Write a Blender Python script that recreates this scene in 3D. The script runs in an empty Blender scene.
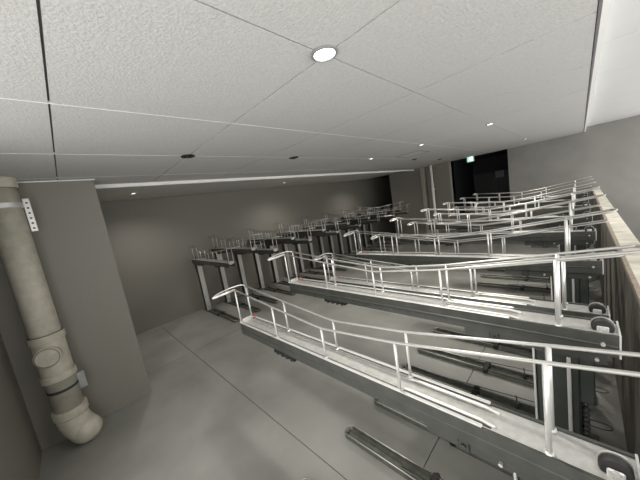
import bpy, bmesh, math, random
from mathutils import Vector, Matrix
random.seed(4)
SC = bpy.context.scene
COL = SC.collection
H = 1.90            # camera height above the floor
CZ = 2.56           # main ceiling height

# ---------------------------------------------------------------- camera
R_ = (0.70264618, 0.69305077, -0.1611489)     # image right in world axes
D_ = (-0.01784077, -0.20924802, -0.97769984)  # image down
F_ = (-0.71131572, 0.68985208, -0.13466277)   # view direction
cd = bpy.data.cameras.new('camera'); cam = bpy.data.objects.new('camera', cd); COL.objects.link(cam)
rv = Vector(R_).normalized(); fv = Vector(F_); fv = (fv - rv * fv.dot(rv)).normalized(); uv = (-fv).cross(rv)
m = Matrix((rv, uv, -fv)).transposed().to_4x4(); m.translation = (0, 0, H)
cam.matrix_world = m
cd.sensor_fit = 'HORIZONTAL'; cd.sensor_width = 36; cd.lens = 36 * 258.8 / 640; cd.clip_start = 0.02
SC.camera = cam

# ---------------------------------------------------------------- world, exposure
w = bpy.data.worlds.new('world'); SC.world = w; w.use_nodes = True
bg = w.node_tree.nodes['Background']; bg.inputs[0].default_value = (1.0, 0.985, 0.955, 1); bg.inputs[1].default_value = 2.7
SC.view_settings.view_transform = 'Standard'; SC.view_settings.look = 'None'
SC.view_settings.exposure = 0.0; SC.view_settings.gamma = 1.0; SC.view_settings.use_curve_mapping = False
MAIN_W = 85.0; SOFF_W = 60.0; OFF_W = 90.0       # downlight powers
LIGHT_COL = (1.0, 0.95, 0.88)

# ---------------------------------------------------------------- materials
def mat(name, col, rough=0.6, metal=0.0, noise=None, amt=0.12, bump=None, emit=None, estr=1.0, stretch=None, spec=0.5):
    m = bpy.data.materials.new(name); m.use_nodes = True
    nt = m.node_tree; N = nt.nodes; L = nt.links; b = N['Principled BSDF']
    b.inputs['Base Color'].default_value = (*col, 1); b.inputs['Roughness'].default_value = rough
    b.inputs['Metallic'].default_value = metal; b.inputs['Specular IOR Level'].default_value = spec
    if emit:
        b.inputs['Emission Color'].default_value = (*emit, 1); b.inputs['Emission Strength'].default_value = estr
    if noise or bump:
        tc = N.new('ShaderNodeTexCoord'); mp = N.new('ShaderNodeMapping'); L.new(tc.outputs['Object'], mp.inputs[0])
        if stretch: mp.inputs['Scale'].default_value = stretch
    if noise:
        n = N.new('ShaderNodeTexNoise'); n.inputs['Scale'].default_value = noise; n.inputs['Detail'].default_value = 6
        L.new(mp.outputs[0], n.inputs['Vector'])
        r = N.new('ShaderNodeValToRGB'); r.color_ramp.elements[0].position = 0.3; r.color_ramp.elements[1].position = 0.7
        r.color_ramp.elements[0].color = (*[c * (1 - amt) for c in col], 1)
        r.color_ramp.elements[1].color = (*[min(1, c * (1 + amt)) for c in col], 1)
        L.new(n.outputs['Fac'], r.inputs[0]); L.new(r.outputs[0], b.inputs['Base Color'])
    if bump:
        n2 = N.new('ShaderNodeTexNoise'); n2.inputs['Scale'].default_value = bump[0]; n2.inputs['Detail'].default_value = 3
        L.new(mp.outputs[0], n2.inputs['Vector'])
        bp = N.new('ShaderNodeBump'); bp.inputs['Strength'].default_value = bump[1]; bp.inputs['Distance'].default_value = bump[2]
        L.new(n2.outputs['Fac'], bp.inputs['Height']); L.new(bp.outputs[0], b.inputs['Normal'])
    return m
M = dict(
    tile=mat('embossed_ceiling_board', (0.52, 0.52, 0.51), 0.75, noise=70, amt=0.08, bump=(95, 0.65, 0.006)),
    tile_smooth=mat('smooth_ceiling_board', (0.58, 0.575, 0.555), 0.7, noise=3, amt=0.02),
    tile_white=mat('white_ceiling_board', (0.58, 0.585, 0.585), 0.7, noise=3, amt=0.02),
    void=mat('ceiling_void', (0.10, 0.10, 0.10), 0.9, noise=5),
    strip=mat('white_trim_and_joint_glint', (0.88, 0.88, 0.86), 0.5, noise=4, amt=0.02),
    joint_trim=mat('grey_edge_trim', (0.17, 0.17, 0.18), 0.5, noise=4, amt=0.02),
    wall=mat('olive_brown_wall_coating', (0.200, 0.189, 0.164), 0.55, noise=130, amt=0.13, bump=(160, 0.35, 0.003)),
    wall_n=mat('grey_wall_coating', (0.215, 0.21, 0.195), 0.6, noise=2.5, amt=0.10, bump=(160, 0.3, 0.003)),
    wall_e=mat('pale_grey_wall_coating', (0.34, 0.34, 0.33), 0.6, noise=2.5, amt=0.05),
    wall_edge=mat('pale_wall_arris', (0.36, 0.34, 0.29), 0.6, noise=12, amt=0.1),
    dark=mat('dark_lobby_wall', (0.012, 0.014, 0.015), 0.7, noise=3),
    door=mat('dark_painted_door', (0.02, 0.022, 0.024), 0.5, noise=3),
    floor=mat('concrete_floor', (0.265, 0.265, 0.242), 0.42, noise=1.6, amt=0.2, bump=(40, 0.1, 0.002)),
    gap=mat('floor_joint', (0.12, 0.12, 0.11), 0.9, noise=6),
    cope=mat('weathered_coping_stone', (0.60, 0.57, 0.49), 0.8, noise=9, amt=0.22, bump=(60, 0.3, 0.004)),
    copeedge=mat('brown_coping_edge', (0.30, 0.25, 0.20), 0.8, noise=20, amt=0.2),
    parapet=mat('streaked_grey_render', (0.14, 0.13, 0.112), 0.8, noise=14, amt=0.38, stretch=(1, 1, 0.10)),
    galv=mat('galvanised_steel', (0.62, 0.62, 0.59), 0.38, 0.55, noise=24, amt=0.10),
    deck=mat('spangled_galvanised_deck', (0.44, 0.44, 0.42), 0.42, 0.45, noise=38, amt=0.13),
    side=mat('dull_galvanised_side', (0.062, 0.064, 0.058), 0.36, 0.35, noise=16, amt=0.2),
    wire=mat('polished_wire', (0.36, 0.36, 0.34), 0.3, 0.55, noise=20, amt=0.06),
    bright=mat('bright_zinc', (0.56, 0.56, 0.54), 0.3, 0.4, noise=20, amt=0.05),
    lowtray=mat('dark_weathered_steel', (0.13, 0.138, 0.12), 0.45, 0.35, noise=20, amt=0.25),
    lowlip=mat('worn_steel_lip', (0.36, 0.37, 0.33), 0.35, 0.7, noise=20, amt=0.1),
    black=mat('black_rubber_and_groove_shade', (0.012, 0.012, 0.012), 0.55, noise=20),
    column=mat('dark_green_grey_column', (0.045, 0.052, 0.046), 0.45, 0.4, noise=12, amt=0.2),
    reflector=mat('red_reflector', (0.55, 0.03, 0.03), 0.3, noise=20),
    pipe=mat('beige_pipe', (0.46, 0.435, 0.365), 0.48, noise=14, amt=0.14, bump=(50, 0.15, 0.003)),
    seam=mat('pipe_seam', (0.16, 0.14, 0.10), 0.7, noise=10),
    strap=mat('dark_strap', (0.045, 0.05, 0.05), 0.5, 0.4, noise=20),
    zinc=mat('zinc_strip', (0.33, 0.34, 0.34), 0.4, 0.4, noise=30, amt=0.1),
    dl=mat('downlight_ring', (0.30, 0.30, 0.30), 0.4, 0.3, noise=20),
    dlblack=mat('black_fitting', (0.012, 0.012, 0.013), 0.4, noise=20),
    lens=mat('lit_lens', (1, 1, 1), 0.4, noise=20, amt=0.0, emit=(1, 0.98, 0.95), estr=18),
    lens_s=mat('lit_small_lens', (1, 1, 1), 0.4, noise=20, amt=0.0, emit=(1, 0.98, 0.95), estr=4),
    green=mat('exit_green_panel', (0.3, 0.7, 0.5), 0.4, noise=20, amt=0.0, emit=(0.22, 0.75, 0.5), estr=0.7),
    exitw=mat('exit_white_symbol', (0.9, 0.95, 0.9), 0.4, noise=20, amt=0.0, emit=(0.9, 1, 0.92), estr=1.1),
    plate=mat('grey_notice_plate', (0.20, 0.22, 0.23), 0.5, noise=20),
    polemat=mat('white_pole_paint', (0.86, 0.85, 0.81), 0.45, noise=12, amt=0.06),
)

# ---------------------------------------------------------------- mesh helpers
def link(name, bm, m, parent=None, loc=(0, 0, 0), smooth=False):
    me = bpy.data.meshes.new(name); bmesh.ops.recalc_face_normals(bm, faces=bm.faces); bm.to_mesh(me); bm.free()
    for mm in (m if isinstance(m, (list, tuple)) else [m]): me.materials.append(M[mm])
    if smooth:
        for p in me.polygons: p.use_smooth = True
    o = bpy.data.objects.new(name, me); COL.objects.link(o); o.location = loc
    if parent: o.parent = parent
    return o
def box(bm, x0, x1, y0, y1, z0, z1, mi=0, bev=0.0):
    vs = [bm.verts.new((x, y, z)) for x in (x0, x1) for y in (y0, y1) for z in (z0, z1)]
    fs = []
    for q in ((0, 1, 3, 2), (4, 6, 7, 5), (0, 4, 5, 1), (2, 3, 7, 6), (0, 2, 6, 4), (1, 5, 7, 3)):
        f = bm.faces.new([vs[i] for i in q]); f.material_index = mi; fs.append(f)
    if bev:
        es = list({e for f in fs for e in f.edges})
        bmesh.ops.bevel(bm, geom=es, offset=bev, segments=1, affect='EDGES')
    return fs
def rounded(pts, r, seg=4, closed=False):
    P = [Vector(p) for p in pts]; out = []; n = len(P)
    for i, p in enumerate(P):
        if not closed and i in (0, n - 1): out.append(p); continue
        a = P[(i - 1) % n]; b = P[(i + 1) % n]
        da = (a - p); db = (b - p); rr = min(r, da.length * .45, db.length * .45)
        A = p + da.normalized() * rr; B = p + db.normalized() * rr
        for k in range(seg + 1):
            t = k / seg; out.append(A * (1 - t) ** 2 + p * 2 * t * (1 - t) + B * t * t)
    return out
def tube(bm, pts, r, n=8, closed=False, mi=0):
    P = [Vector(p) for p in pts]; rings = []; N = len(P); prev = None
    for i, p in enumerate(P):
        if closed: d = (P[(i + 1) % N] - P[(i - 1) % N])
        else: d = P[min(i + 1, N - 1)] - P[max(i - 1, 0)]
        d.normalize()
        if prev is None: u = d.orthogonal().normalized()
        else: u = (prev - d * prev.dot(d)).normalized()
        prev = u; v = d.cross(u)
        rings.append([bm.verts.new(p + (u * math.cos(2 * math.pi * k / n) + v * math.sin(2 * math.pi * k / n)) * r) for k in range(n)])
    M_ = N if closed else N - 1
    for i in range(M_):
        a = rings[i]; b = rings[(i + 1) % N]
        off = 0
        if closed and i == N - 1:
            off = min(range(n), key=lambda s: (a[0].co - b[s].co).length)
        for k in range(n):
            f = bm.faces.new((a[k], a[(k + 1) % n], b[(k + 1 + off) % n], b[(k + off) % n])); f.material_index = mi
    if not closed:
        bm.faces.new(rings[0]).material_index = mi; bm.faces.new(rings[-1]).material_index = mi
def lathe(bm, prof, n=24, axis='Z', c=(0, 0, 0), mi=0, cap=True):
    c = Vector(c); rings = []
    for r, h in prof:
        ring = []
        for k in range(n):
            a = 2 * math.pi * k / n; x, y = r * math.cos(a), r * math.sin(a)
            p = (x, y, h) if axis == 'Z' else ((x, h, y) if axis == 'Y' else (h, x, y))
            ring.append(bm.verts.new(c + Vector(p)))
        rings.append(ring)
    for i in range(len(rings) - 1):
        for k in range(n):
            f = bm.faces.new((rings[i][k], rings[i][(k + 1) % n], rings[i + 1][(k + 1) % n], rings[i + 1][k])); f.material_index = mi
    if cap:
        bm.faces.new(rings[0]).material_index = mi; bm.faces.new(rings[-1]).material_index = mi
def extrude_x(bm, prof, x0, x1, mi=0):
    a = [bm.verts.new((x0, y, z)) for y, z in prof]; b = [bm.verts.new((x1, y, z)) for y, z in prof]; n = len(prof)
    for k in range(n):
        bm.faces.new((a[k], a[(k + 1) % n], b[(k + 1) % n], b[k])).material_index = mi
    bm.faces.new(a).material_index = mi; bm.faces.new(b[::-1]).material_index = mi
def B(): return bmesh.new()
def one_box(name, x0, x1, y0, y1, z0, z1, m, parent=None, bev=0.0, kind=None, label=None):
    bm = B(); cx, cy = (x0 + x1) / 2, (y0 + y1) / 2
    off = (0, 0, 0)
    box(bm, x0, x1, y0, y1, z0, z1, 0, bev)
    o = link(name, bm, m, parent, off)
    if kind: o['kind'] = kind
    if label: o['label'] = label
    return o
def empty(name, label, cat, loc=(0, 0, 0), rz=0, group=None):
    o = bpy.data.objects.new(name, None); COL.objects.link(o); o.location = loc; o.rotation_euler.z = rz
    o.empty_display_size = 0.1; o['label'] = label; o['category'] = cat
    if group: o['group'] = group
    return o
def tag(o, label, cat, group=None):
    o['label'] = label; o['category'] = cat
    if group: o['group'] = group
    return o

# ================================================================ the room
WX = -6.10; SY = -0.563; NY = 9.0; EX = 1.7
PX, PY = -3.70, 0.368
# floor: a base with separate slabs, joints recessed
fl = one_box('floor', WX - 0.2, EX, SY - 0.2, NY + 2.6, -0.20, -0.014, 'gap', kind='structure')
xs = [WX - 0.1, -4.23, -0.80, EX]; ys = [SY - .1, 1.02, 3.55, 6.1, 9.3, NY + 2.5]
for i in range(3):
    for j in range(5):
        g = 0.003
        bm = B(); box(bm, xs[i] + g, xs[i + 1] - g, ys[j] + g, ys[j + 1] - g, -0.02, 0.0)
        link('floor_slab', bm, 'floor', fl)
# ceiling backing
bm = B()
box(bm, -4.08, 0.075, SY - 0.1, NY + 0.02, CZ + 0.012, CZ + 0.3)
box(bm, WX - 0.1, -4.08, SY - 0.1, NY + 0.02, CZ + 0.032, CZ + 0.3)
box(bm, 0.075, EX, SY - 0.1, NY + 0.02, CZ + 0.112, CZ + 0.3)
ceil = link('ceiling', bm, 'void'); ceil['kind'] = 'structure'
def tiles(gx, gy, z, m, g=0.0025):
    for i in range(len(gx) - 1):
        for j in range(len(gy) - 1):
            bm = B(); box(bm, gx[i] + g, gx[i + 1] - g, gy[j] + g * 1.25, gy[j + 1] - g * 1.25, z, z + 0.012)
            link('ceiling_tile', bm, m, ceil)
gy = [SY - .05] + [0.090 + 0.915 * k for k in range(0, 10)] + [NY]
gx = [-4.08, -3.565, -2.648, -1.724, -0.804, 0.070]
tiles(gx, gy, CZ, 'tile', 0.0035)
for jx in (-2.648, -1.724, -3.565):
    one_box('joint_glint_strip', jx - .003, jx + .003, SY, NY, CZ - .0012, CZ + .012, 'strip', ceil)  # added white lines stand in for light caught along these joints
tiles([-6.10, -5.2, -4.12], gy, CZ + 0.018, 'tile_smooth')
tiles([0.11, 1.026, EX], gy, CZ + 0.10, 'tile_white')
one_box('trim_1', -4.12, -4.075, PY, NY, CZ - 0.042, CZ + 0.10, 'strip', kind='structure')
one_box('trim_2', 0.082, 0.106, SY, NY, CZ - 0.003, CZ + 0.112, 'strip', kind='structure')
one_box('trim_3', 0.070, 0.082, SY, NY, CZ - 0.003, CZ + 0.112, 'joint_trim', kind='structure')

# walls
ZT = CZ + 0.2
one_box('wall_west', WX - 0.2, WX, PY - 0.05, NY + 2.5, 0, ZT, 'wall', kind='structure')
one_box('wall_southwest', WX - 0.2, PX, SY - 0.25, PY, 0, ZT - .001, 'wall', kind='structure', bev=0.004)
one_box('wall_south', PX, -2.30, SY - 0.2, SY, 0, ZT, 'wall', kind='structure')
# north wall with a passage at its west end and a dark lobby opening
bm = B(); box(bm, -5.04, -3.84, NY, NY + 0.2, 0, ZT); box(bm, -3.66, -2.87, NY, NY + 0.2, 0, ZT)
box(bm, -3.84, -3.66, NY + .10, NY + 0.2, 0, ZT)
wn = link('wall_north', bm, 'wall'); wn['kind'] = 'structure'
one_box('wall_edge', -3.84, -3.72, NY - 0.05, NY + 0.1, 0, CZ, 'wall_edge', wn, label='pale vertical pier edge')
one_box('wall_edge', -2.93, -2.87, NY - 0.012, NY + 0.2, 0, CZ, 'wall_edge', wn)
one_box('wall_northeast', -1.40, EX, NY, NY + 0.2, 0, ZT + 0.1, 'wall_n', kind='structure')
# lobby beyond
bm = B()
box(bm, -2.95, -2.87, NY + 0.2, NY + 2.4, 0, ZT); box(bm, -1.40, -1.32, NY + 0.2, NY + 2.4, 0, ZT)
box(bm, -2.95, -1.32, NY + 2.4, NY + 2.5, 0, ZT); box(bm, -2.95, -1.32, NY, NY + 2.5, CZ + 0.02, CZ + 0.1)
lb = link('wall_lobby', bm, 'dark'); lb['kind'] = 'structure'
d1 = one_box('door_1', -2.86, -1.42, NY + 2.34, NY + 2.39, 0.0, 2.05, 'door', kind='structure')
one_box('door_leaf', -2.84, -2.15, NY + 2.31, NY + 2.34, 0.02, 2.02, 'door', d1)
one_box('door_leaf', -2.13, -1.44, NY + 2.31, NY + 2.34, 0.02, 2.02, 'door', d1)
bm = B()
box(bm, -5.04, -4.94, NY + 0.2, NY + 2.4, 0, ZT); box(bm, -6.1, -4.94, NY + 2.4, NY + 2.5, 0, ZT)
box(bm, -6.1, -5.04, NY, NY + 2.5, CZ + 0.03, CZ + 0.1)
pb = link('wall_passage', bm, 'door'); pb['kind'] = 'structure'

one_box('trim_4', PX - .001, PX + .012, SY, PY + .012, CZ - .009, CZ - .0005, 'strip', kind='structure')
# parapet: low rendered wall with coping stones
par = one_box('wall_parapet', 0.185, 0.285, SY, NY, 0, H - 0.675, 'parapet', kind='structure')
y = SY + 0.01; k = 0
while y < NY - 0.05:
    y1 = min(y + 0.65, NY); bm = B()
    box(bm, 0.178, 0.296, y + 0.002, y1 - 0.003, H - 0.675, H - 0.650 + random.uniform(-.0006, .0006), 0, 0.003)
    st = link('coping_stone', bm, 'cope', par)
    bm = B(); box(bm, 0.1765, 0.196, y + 0.003, y1 - 0.004, H - 0.677, H - 0.6485)
    link('stone_edge', bm, 'copeedge', st)
    y = y1; k += 1

# ================================================================ ceiling fittings
def downlight(x, y, z, kind, label, group=None):
    t = empty('downlight', label, 'ceiling light', (x, y, z), 0, group)
    r = 0.062 if kind == 'main' else 0.05
    bm = B(); lathe(bm, [(r, 0.0), (r, -0.006), (r - 0.004, -0.009), (r * .80, -0.009), (r * .74, -0.003), (r * .74, 0.0)], 32, cap=False)
    link('trim_ring', bm, 'dl', t, smooth=False)
    bm = B(); lathe(bm, [(r * .74, -0.0032), (r * .5, -0.006), (0.004, -0.0075)], 32)
    link('lens', bm, 'lens' if kind == 'main' else 'lens_s', t, smooth=True)
    ld = bpy.data.lights.new('downlight_lamp', 'SPOT'); ld.spot_size = math.radians(165 if kind != 'soffit' else 150); ld.spot_blend = 1.0
    ld.energy = dict(main=MAIN_W, soffit=SOFF_W, off=OFF_W)[kind]; ld.shadow_soft_size = r; ld.color = LIGHT_COL
    lo = bpy.data.objects.new('downlight_lamp', ld); COL.objects.link(lo); lo.parent = t; lo.location = (0, 0, -0.03)
downlight(-0.797, 0.990, CZ, 'main', 'bright round downlight closest to the camera, in the main ceiling')
downlight(-0.804, 4.120, CZ, 'off', 'round downlight second along the right hand line of the main ceiling')
downlight(-0.804, 7.250, CZ, 'off', 'round downlight farthest along the right hand line of the main ceiling')
downlight(-1.736, 4.200, CZ, 'off', 'round downlight in mid ceiling beside the access hatch')
downlight(-2.648, 4.165, CZ, 'off', 'round downlight in the left hand line of ceiling fittings, nearer than the hatch')
downlight(-5.20, 0.975, CZ + 0.018, 'soffit', 'small downlight in the side soffit just past the wall pier')
downlight(-5.20, 4.137, CZ + 0.018, 'soffit', 'small downlight in the side soffit, middle one above the left racks')
downlight(-5.20, 7.400, CZ + 0.018, 'soffit', 'small downlight in the side soffit, farthest one by the dark passage')
def sensor(x, y, label):
    t = empty('ceiling_sensor', label, 'ceiling fitting', (x, y, CZ))
    bm = B(); lathe(bm, [(0.062, 0), (0.062, -0.007), (0.056, -0.010), (0.040, -0.010), (0.036, -0.004)], 28, cap=True); link('rim', bm, 'dlblack', t)
    bm = B(); lathe(bm, [(0.026, -0.0045), (0.024, -0.014), (0.012, -0.02), (0.003, -0.021)], 20); link('dome', bm, 'dlblack', t, smooth=True)
sensor(-2.648, 1.005, 'black round ceiling fitting nearest the camera, in the left line')
sensor(-2.648, 2.340, 'black round ceiling fitting second along the left line')
sensor(-2.648, 5.940, 'dark round ceiling fitting just past the access hatch')
sensor(-2.600, 7.355, 'dark round ceiling fitting near the far end above the white pole')
h = empty('access_hatch', 'square ceiling access hatch with a thin recessed frame', 'hatch', (-2.27, 5.03, CZ))
bm = B()
for a in (((-.235, .235, -.235, -.22)), ((-.235, .235, .22, .235)), ((-.235, -.22, -.22, .22)), ((.22, .235, -.22, .22))):
    box(bm, *a, -0.004, 0)
link('frame', bm, 'joint_trim', h)
bm = B(); box(bm, -.213, .213, -.213, .213, -0.003, 0); link('panel', bm, 'tile_smooth', h)
# exit sign
ex = empty('exit_sign', 'green lit emergency exit sign hanging at the dark lobby opening', 'sign', (-2.28, NY - 0.12, CZ - 0.07))
bm = B(); box(bm, -.14, .14, -.025, .025, -.125, .125, 0, .004); link('housing', bm, 'polemat', ex)
bm = B(); box(bm, -.130, .130, -.031, -.024, -.115, .115); link('face', bm, 'green', ex)
bm = B()
box(bm, .005, .105, -.034, -.030, -.09, .095)                    # white doorway
s1 = link('doorway_symbol', bm, 'exitw', ex)
bm = B()
lathe(bm, [(0.019, -.0335), (0.019, -.030)], 12, 'Y', (-.018, 0, .066))
tube(bm, [(-.028, -.033, .042), (-.008, -.033, -.012)], .014, 6); tube(bm, [(-.008, -.033, -.012), (.032, -.033, -.028), (.030, -.033, -.078)], .010, 6)
tube(bm, [(-.008, -.033, -.012), (-.045, -.033, -.045), (-.085, -.033, -.048)], .010, 6)
tube(bm, [(-.028, -.033, .038), (.020, -.033, .020), (.040, -.033, .040)], .007, 6); tube(bm, [(-.028, -.033, .038), (-.068, -.033, .030), (-.078, -.033, .004)], .007, 6)
link('running_figure', bm, 'exitw', ex)
bm = B(); box(bm, -.012, .012, -.012, .012, .125, .11 + 0.0); bm.free()
ex.scale = (.64, 1, .64)
np_ = empty('notice_plate', 'small grey notice plate on the dark lobby door', 'sign', (-2.02, NY + 2.30, 1.93))
bm = B(); box(bm, -.13, .13, -.012, 0.005, -.12, .12, 0, .003); link('plate', bm, 'plate', np_)

# ================================================================ drain pipe in the corner
pipe = empty('drain_pipe', 'beige vertical drain pipe in the left corner with cleanout cap and elbow', 'pipe', (-3.52, -0.290, 0))
PR = 0.107
bm = B(); lathe(bm, [(PR, 0.30), (PR, CZ - 0.001)], 40); link('pipe_shaft', bm, 'pipe', pipe, smooth=True)
def band(name, z0, z1, r, m, parent=pipe, bev=.006):
    bm = B(); lathe(bm, [(PR - .002, z0), (r - .002, z0), (r, z0 + bev), (r, z1 - bev), (r - .002, z1), (PR - .002, z1)], 40, cap=False)
    return link(name, bm, m, parent, smooth=False)
band('joint_sleeve', 2.475, 2.56, PR + .012, 'pipe'); band('seam_ring', 2.468, 2.476, PR + .009, 'seam')
fit = band('cleanout_fitting', 0.72, 1.12, PR + .008, 'pipe')
band('collar', 1.07, 1.135, PR + .02, 'pipe'); band('seam_ring', 1.134, 1.141, PR + .014, 'seam')
band('collar', 0.69, 0.75, PR + .02, 'pipe'); band('seam_ring', 0.685, 0.69, PR + .012, 'seam')
# cleanout cap facing the room
dirv = Vector((0.97, -0.20, 0)).normalized(); rot = Vector((0, 0, 1)).rotation_difference(dirv).to_matrix().to_4x4()
bm = B(); lathe(bm, [(0.094, 0.06), (0.094, 0.128), (0.088, 0.134)], 32); bmesh.ops.transform(bm, matrix=rot, verts=bm.verts)
link('cap_boss', bm, 'pipe', fit, (0, 0, 0.945))
bm = B(); lathe(bm, [(0.080, 0.13), (0.080, 0.142), (0.074, 0.147), (0.003, 0.147)], 32); box(bm, -.022, .022, -.007, .007, .146, .153)
bmesh.ops.transform(bm, matrix=rot, verts=bm.verts)
link('screw_cap', bm, 'pipe', fit, (0, 0, 0.945))
bm = B(); lathe(bm, [(0.0795, 0.132), (0.086, 0.132), (0.086, 0.1365), (0.0795, 0.1365)], 32, cap=False); bmesh.ops.transform(bm, matrix=rot, verts=bm.verts)
link('cap_seam', bm, 'seam', fit, (0, 0, 0.945))
# clamps
cl = band('clamp_band', 0.575, 0.60, PR + .005, 'strap')
bm = B(); box(bm, -.17, .0, 0.115, 0.120, 0.56, 0.61); box(bm, .0, .008, 0.105, 0.165, 0.50, 0.665, 0, .003)
lathe(bm, [(.010, .004), (.010, .016)], 8, 'X', (0, .140, .63)); lathe(bm, [(.010, .004), (.010, .016)], 8, 'X', (0, .140, .535))
link('clamp_bracket', bm, 'zinc', pipe)
band('upper_band', 2.30, 2.345, PR + .005, 'bright')
br = bpy.data.objects.new('tmp', None); bpy.data.objects.remove(br)
bm = B()
box(bm, -0.006, 0.0, 0.112, 0.158, 2.08, 2.38, 0, .003); box(bm, -.17, .0, .112, .118, 2.30, 2.345)
ub = link('perforated_bracket', bm, 'bright', pipe, (0.0, 0.0, 0))
for q in range(6):
    bm = B(); lathe(bm, [(.009, -.007), (.009, .0010)], 10, 'X', (0, .135, 2.11 + q * .046))
    link('slot_hole', bm, 'strap', ub)
# socket and elbow into the floor
band('lower_socket', 0.305, 0.385, PR + .022, 'pipe'); band('seam_ring', 0.298, 0.305, PR + .014, 'seam')
ctr = []
ed = Vector((0.55, 0.48, 0)).normalized()
for k in range(9):
    a = math.radians(62) * k / 8; Rr = 0.20
    ctr.append(Vector((0, 0, 0.30)) + ed * (Rr * (1 - math.cos(a))) + Vector((0, 0, -Rr * math.sin(a))))
bm = B(); tube(bm, [Vector((0, 0, .31))] + ctr, PR + .012, 40); link('elbow', bm, 'pipe', pipe, smooth=True)
dlast = (ctr[-1] - ctr[-2]).normalized()
bm = B(); bmesh.ops.create_uvsphere(bm, u_segments=32, v_segments=20, radius=PR + .013, matrix=Matrix.Translation(ctr[-1])); link('elbow_end', bm, 'pipe', pipe, smooth=True)
lower = Vector((0, 0, .0))

# white pole by the north wall
pl = empty('white_pole', 'slim white vertical pole with bracket standing by the far wall', 'pole', (-3.41, 8.78, 0))
bm = B(); lathe(bm, [(.038, 0.01), (.038, CZ - .03)], 16); link('pole_tube', bm, 'polemat', pl, smooth=True)
bm = B(); lathe(bm, [(.05, CZ - .06), (.05, CZ - .001)], 16); link('top_collar', bm, 'bright', pl)
bm = B(); lathe(bm, [(.045, 1.75), (.045, 1.81)], 16); box(bm, -.01, .01, 0, .16, 1.77, 1.79); link('pipe_bracket', bm, 'polemat', pl)
bm = B(); lathe(bm, [(.06, 0), (.06, .02)], 16); link('base_flange', bm, 'polemat', pl)

# ================================================================ bike racks
# local frame: x runs along the tray (wheel end at -1.7, column end at 0), y = 0 on the centre line, floor z = 0
LOW_Z, HIGH_Z = 1.165, 1.300
XL, XR = -1.705, 0.082
WIRE = [(-1.72, .245), (-1.28, .195), (-0.88, .157), (-0.49, .195), (-0.07, .262)]
ME = {}
def mesh(name, bm, mats, smooth=False):
    me = bpy.data.meshes.new(name); bmesh.ops.recalc_face_normals(bm, faces=bm.faces); bm.to_mesh(me); bm.free()
    for mm in (mats if isinstance(mats, (list, tuple)) else [mats]): me.materials.append(M[mm])
    if smooth:
        for p in me.polygons: p.use_smooth = True
    ME[name] = me; return me
# tray channel: side skirts and deck
bm = B()
extrude_x(bm, [(-.056, -.014), (-.056, 0), (-.042, 0), (-.042, -.011), (-.033, -.011), (-.033, .002), (-.029, .002), (-.029, -.002), (.029, -.002), (.029, .002), (.033, .002), (.033, -.011), (.040, -.011), (.040, 0), (.056, 0), (.056, -.014)], XL, -.20)
box(bm, -.20, XR, -.056, .056, -.014, 0.0)
mesh('tray_deck', bm, 'deck')
bm = B(); box(bm, XL + .01, -.205, -.0415, -.0335, -.012, -.0098); box(bm, XL + .01, -.205, .0335, .0395, -.012, -.0098); mesh('groove_shade', bm, 'black')  # black strips paint the shade inside the deck grooves
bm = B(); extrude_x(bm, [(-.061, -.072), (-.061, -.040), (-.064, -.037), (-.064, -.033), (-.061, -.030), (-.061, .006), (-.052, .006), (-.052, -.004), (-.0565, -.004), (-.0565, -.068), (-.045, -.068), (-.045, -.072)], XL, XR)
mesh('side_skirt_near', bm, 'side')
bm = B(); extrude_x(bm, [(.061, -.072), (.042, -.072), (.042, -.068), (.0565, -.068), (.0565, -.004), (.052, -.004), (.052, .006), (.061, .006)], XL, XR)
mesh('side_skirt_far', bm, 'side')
bm = B(); box(bm, XL, -.22, -.0605, -.046, .0055, .011, 0, .002); mesh('edge_rib_near', bm, 'bright')
bm = B(); box(bm, XL, -.22, .046, .0605, .0055, .011, 0, .002); mesh('edge_rib_far', bm, 'bright')
bm = B(); tube(bm, rounded([(-.50, 0, .0), (-.47, 0, .006), (-.22, 0, .006), (-.19, 0, -.002)], .02), .0065, 8); mesh('guide_rib', bm, 'galv', True)
bm = B(); box(bm, XR, XR + .005, -.062, .062, -.075, .008); mesh('end_plate', bm, 'bright')
bm = B(); box(bm, XL - .012, XL, -.036, .036, -.030, .024, 0, .003); mesh('end_cap', bm, 'bright')
# roller at the column end
bm = B()
n = 28
lathe(bm, [(.014, -.011), (.026, -.011), (.029, -.007), (.029, .007), (.026, .011), (.014, .011)], n, 'Y', cap=True); mesh('roller_tyre', bm, 'black')
bm = B(); lathe(bm, [(.024, .0112), (.0305, .0112), (.0305, .0145), (.024, .0145)], n, 'Y', cap=False); mesh('roller_rim', bm, 'bright')
bm = B(); box(bm, -.015, .015, -.017, -.0105, -.022, .006, 0, .003); lathe(bm, [(.007, -.022), (.007, -.016)], 10, 'Y'); mesh('roller_fork', bm, 'bright')
# slide beam and bolts under the tray
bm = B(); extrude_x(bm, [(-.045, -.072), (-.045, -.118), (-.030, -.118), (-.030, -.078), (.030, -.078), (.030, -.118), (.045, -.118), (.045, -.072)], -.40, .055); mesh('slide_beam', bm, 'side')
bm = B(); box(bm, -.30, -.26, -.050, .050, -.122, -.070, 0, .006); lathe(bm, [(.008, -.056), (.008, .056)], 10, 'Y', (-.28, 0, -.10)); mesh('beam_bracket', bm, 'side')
bm = B(); lathe(bm, [(.006, 0), (.006, .010)], 8, 'Y', (0, 0, 0)); mesh('bolt', bm, 'bright')
bm = B()
for q in range(9):
    box(bm, -1.31 + q * .022, -1.31 + q * .022 + .014, -.066, .066, -.088 - (.006 if q % 2 else 0), -.071)
mesh('rubber_pad', bm, 'black')
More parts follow.
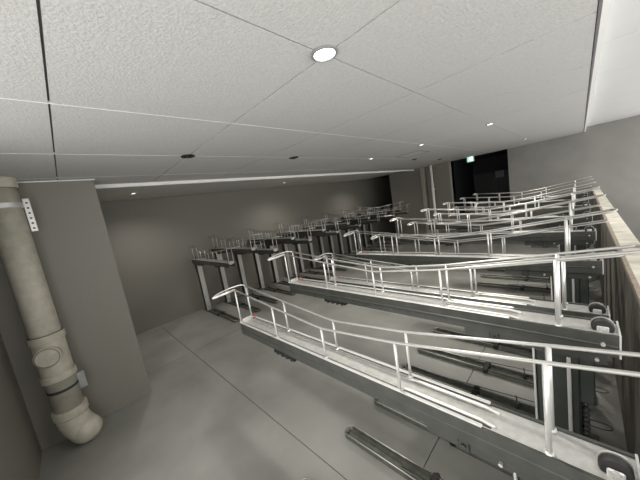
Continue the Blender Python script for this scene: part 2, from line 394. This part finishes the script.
# wires and posts
def wire_pts(s): return [(x, s * .043, z) for x, z in WIRE]
TIP = {0: (.12, .292), 1: (.13, .295)}
def side_wires():
    for lvl in (0, 1):
        tx, tz = TIP[lvl]
        bm = B()
        near = wire_pts(-1); far = wire_pts(1)
        # both wires joined by a rounded nose at the column end
        P = near + [(tx, -.040, tz), (tx + .015, 0, tz + .005), (tx, .040, tz)] + far[::-1]
        tube(bm, rounded(P, .045), .0055, 8); mesh('side_rail_%d' % lvl, bm, 'wire', True)
side_wires()
bm = B()
tube(bm, rounded([(-1.735, -.195, .238), (-1.765, -.16, .243), (-1.785, -.05, .250), (-1.765, .035, .252), (-1.72, .043, .245)], .03), .0048, 8); mesh('handle_loop', bm, 'galv', True)
bm = B(); tube(bm, rounded([(-1.72, -.043, .245), (-1.722, -.12, .241), (-1.735, -.195, .238)], .02), .0085, 8); mesh('handle_bar', bm, 'bright', True)
for q, (x, z) in enumerate(WIRE):
    r = .0055 if q < 4 else .007
    bm = B(); tube(bm, [(0, 0, 0), (0, 0, z)], r, 8); lathe(bm, [(r + .006, 0), (r + .005, .008), (r, .010)], 10); mesh('rail_post_%d' % q, bm, 'bright', True)
bm = B(); box(bm, -.006, .006, -.007, .007, 0, .014, 0, .002); mesh('reflector', bm, 'reflector')
# column
for lvl, zt in ((0, LOW_Z), (1, HIGH_Z)):
    top = zt - .10
    bm = B(); box(bm, -.142, -.015, -.040, .040, .02, top, 0, .004); box(bm, -.015, .025, -.040, .040, top - .20, top, 0, .004); mesh('column_body_%d' % lvl, bm, 'column')
    bm = B(); box(bm, -.152, -.1435, -.046, .046, .02, top - .01, 0, .002); mesh('column_flange_%d' % lvl, bm, 'bright')
    bm = B(); box(bm, -.050, -.038, -.048, -.038, .02, top - .02, 0, .002); mesh('column_edge_%d' % lvl, bm, 'bright')
    bm = B()
    zz = .25
    while zz < top - .23:
        lathe(bm, [(.005, zz), (.012, zz + .005), (.012, zz + .011), (.005, zz + .016)], 8, c=(.0, -.015, 0)); zz += .020
    mesh('spring_%d' % lvl, bm, 'side')
bm = B(); box(bm, -.22, .06, -.062, .062, 0, .022, 0, .004); mesh('base_plate', bm, 'lowtray')
# lower tray
bm = B(); extrude_x(bm, [(-.052, .006), (-.052, .040), (-.044, .040), (-.044, .012), (.044, .012), (.044, .040), (.052, .040), (.052, .006)], -1.38, -.22); 
box(bm, -1.405, -1.38, -.030, .030, .006, .034, 0, .006)
for yy in (-.022, .016): box(bm, -1.37, -.22, yy, yy + .006, .011, .018)
mesh('lower_channel', bm, 'lowtray')
bm = B()
tube(bm, rounded([(-.22, -.048, .043), (-1.385, -.048, .043), (-1.412, -.02, .036), (-1.412, .02, .036), (-1.385, .048, .043), (-.22, .048, .043)], .02), .0048, 8); mesh('lower_lip', bm, 'lowlip', True)
bm = B(); extrude_x(bm, [(-.066, 0), (-.066, .030), (-.058, .030), (-.058, .006), (.058, .006), (.058, .030), (.066, .030), (.066, 0)], -.68, -.22); mesh('slide_sleeve', bm, 'lowtray')
bm = B(); box(bm, -.72, -.67, -.070, .070, .0, .052, 0, .008); lathe(bm, [(.012, -.082), (.012, .082)], 10, 'Y', (-.695, 0, .03)); mesh('sleeve_roller', bm, 'black')
bm = B(); box(bm, -.405, -.380, -.016, .016, .012, .075, 0, .004); tube(bm, [(-.392, 0, .07), (-.398, 0, .13)], .005, 6); mesh('wheel_stop', bm, 'side')
bm = B(); tube(bm, rounded([(-.9, -.03, .055), (-.35, -.030, .10), (.10, -.030, .115), (.13, 0, .116), (.10, .030, .115), (-.35, .030, .10), (-.9, .03, .055)], .03), .0035, 6); mesh('lower_wire', bm, 'side', True)
bm = B(); box(bm, -.70, -.66, -.035, .035, .012, .045); box(bm, -1.38, -1.33, -.044, .044, .012, .018); mesh('cross_strap', bm, 'lowlip')

def part(name, me, parent, loc=(0, 0, 0), label=None):
    o = bpy.data.objects.new(name, ME[me]); COL.objects.link(o); o.parent = parent; o.location = loc
    if label: o['label'] = label
    return o
def rack(x, y, rz, lvl, label, group, low=-.018):
    t = empty('two_tier_bike_rack', label, 'bike rack', (x, y, 0), rz, group)
    zt = HIGH_Z if lvl else LOW_Z
    tr = part('upper_tray', 'tray_deck', t, (0, 0, zt))
    part('side_skirt', 'side_skirt_near', tr); part('side_skirt', 'side_skirt_far', tr)
    part('edge_rib', 'edge_rib_near', tr); part('edge_rib', 'edge_rib_far', tr)
    part('guide_rib', 'guide_rib', tr, (0, -.030, 0)); part('guide_rib', 'guide_rib', tr, (0, .030, 0))
    part('groove_shade', 'groove_shade', tr); part('end_plate', 'end_plate', tr); part('end_cap', 'end_cap', tr); part('rubber_pad', 'rubber_pad', tr)
    rl = part('roller', 'roller_tyre', t, (.046, -.015, zt + .014), 'black rubber roller')
    part('roller_rim', 'roller_rim', rl); part('roller_fork', 'roller_fork', rl)
    sb = part('slide_beam', 'slide_beam', t, (0, 0, zt))
    part('beam_bracket', 'beam_bracket', sb)
    for bx, by, bz in ((.045, -.070, -.030), (.030, -.055, -.100), (-.18, -.055, -.100)): part('bolt', 'bolt', sb, (bx, by, bz))
    sr = part('side_rail', 'side_rail_%d' % lvl, t, (0, 0, zt))
    for q, (px, pz) in enumerate(WIRE):
        part('rail_post', 'rail_post_%d' % q, sr, (px, -.043, 0)); part('rail_post', 'rail_post_%d' % q, sr, (px, .043, 0))
    part('handle_loop', 'handle_loop', sr); part('handle_bar', 'handle_bar', sr)
    part('reflector', 'reflector', t, (XL + .02, .05, zt + .012), 'small red reflector')
    cb = part('column', 'column_body_%d' % lvl, t)
    part('column_flange', 'column_flange_%d' % lvl, cb); part('column_edge', 'column_edge_%d' % lvl, cb)
    part('spring', 'spring_%d' % lvl, cb); part('base_plate', 'base_plate', cb)
    lt = part('lower_tray', 'lower_channel', t, (0, low, 0))
    part('tray_lip', 'lower_lip', lt); part('slide_sleeve', 'slide_sleeve', lt); part('sleeve_roller', 'sleeve_roller', lt)
    part('wheel_stop', 'wheel_stop', lt); part('lower_wire', 'lower_wire', lt)
    return t
ORD = ['first', 'second', 'third', 'fourth', 'fifth', 'sixth', 'seventh', 'eighth', 'ninth', 'tenth', 'eleventh', 'twelfth', 'thirteenth', 'fourteenth', 'fifteenth', 'sixteenth']
for k in range(14):
    lvl = k % 2
    rack(0, .807 + .475 * k, 0, lvl,
         'galvanised two-tier bike rack, %s upper tray, %s from camera along low wall' % (('low-set', 'high-set')[lvl], ORD[k]),
         'bike racks along the low wall', {1: .034, 3: .05}.get(k, -.018))
for k in range(15):
    lvl = k % 2
    rack(-5.95, 1.93 + .47 * k, math.pi, lvl,
         'galvanised two-tier bike rack, %s upper tray, %s from corner pier along brown wall' % (('low-set', 'high-set')[lvl], ORD[k]),
         'bike racks along the brown wall')
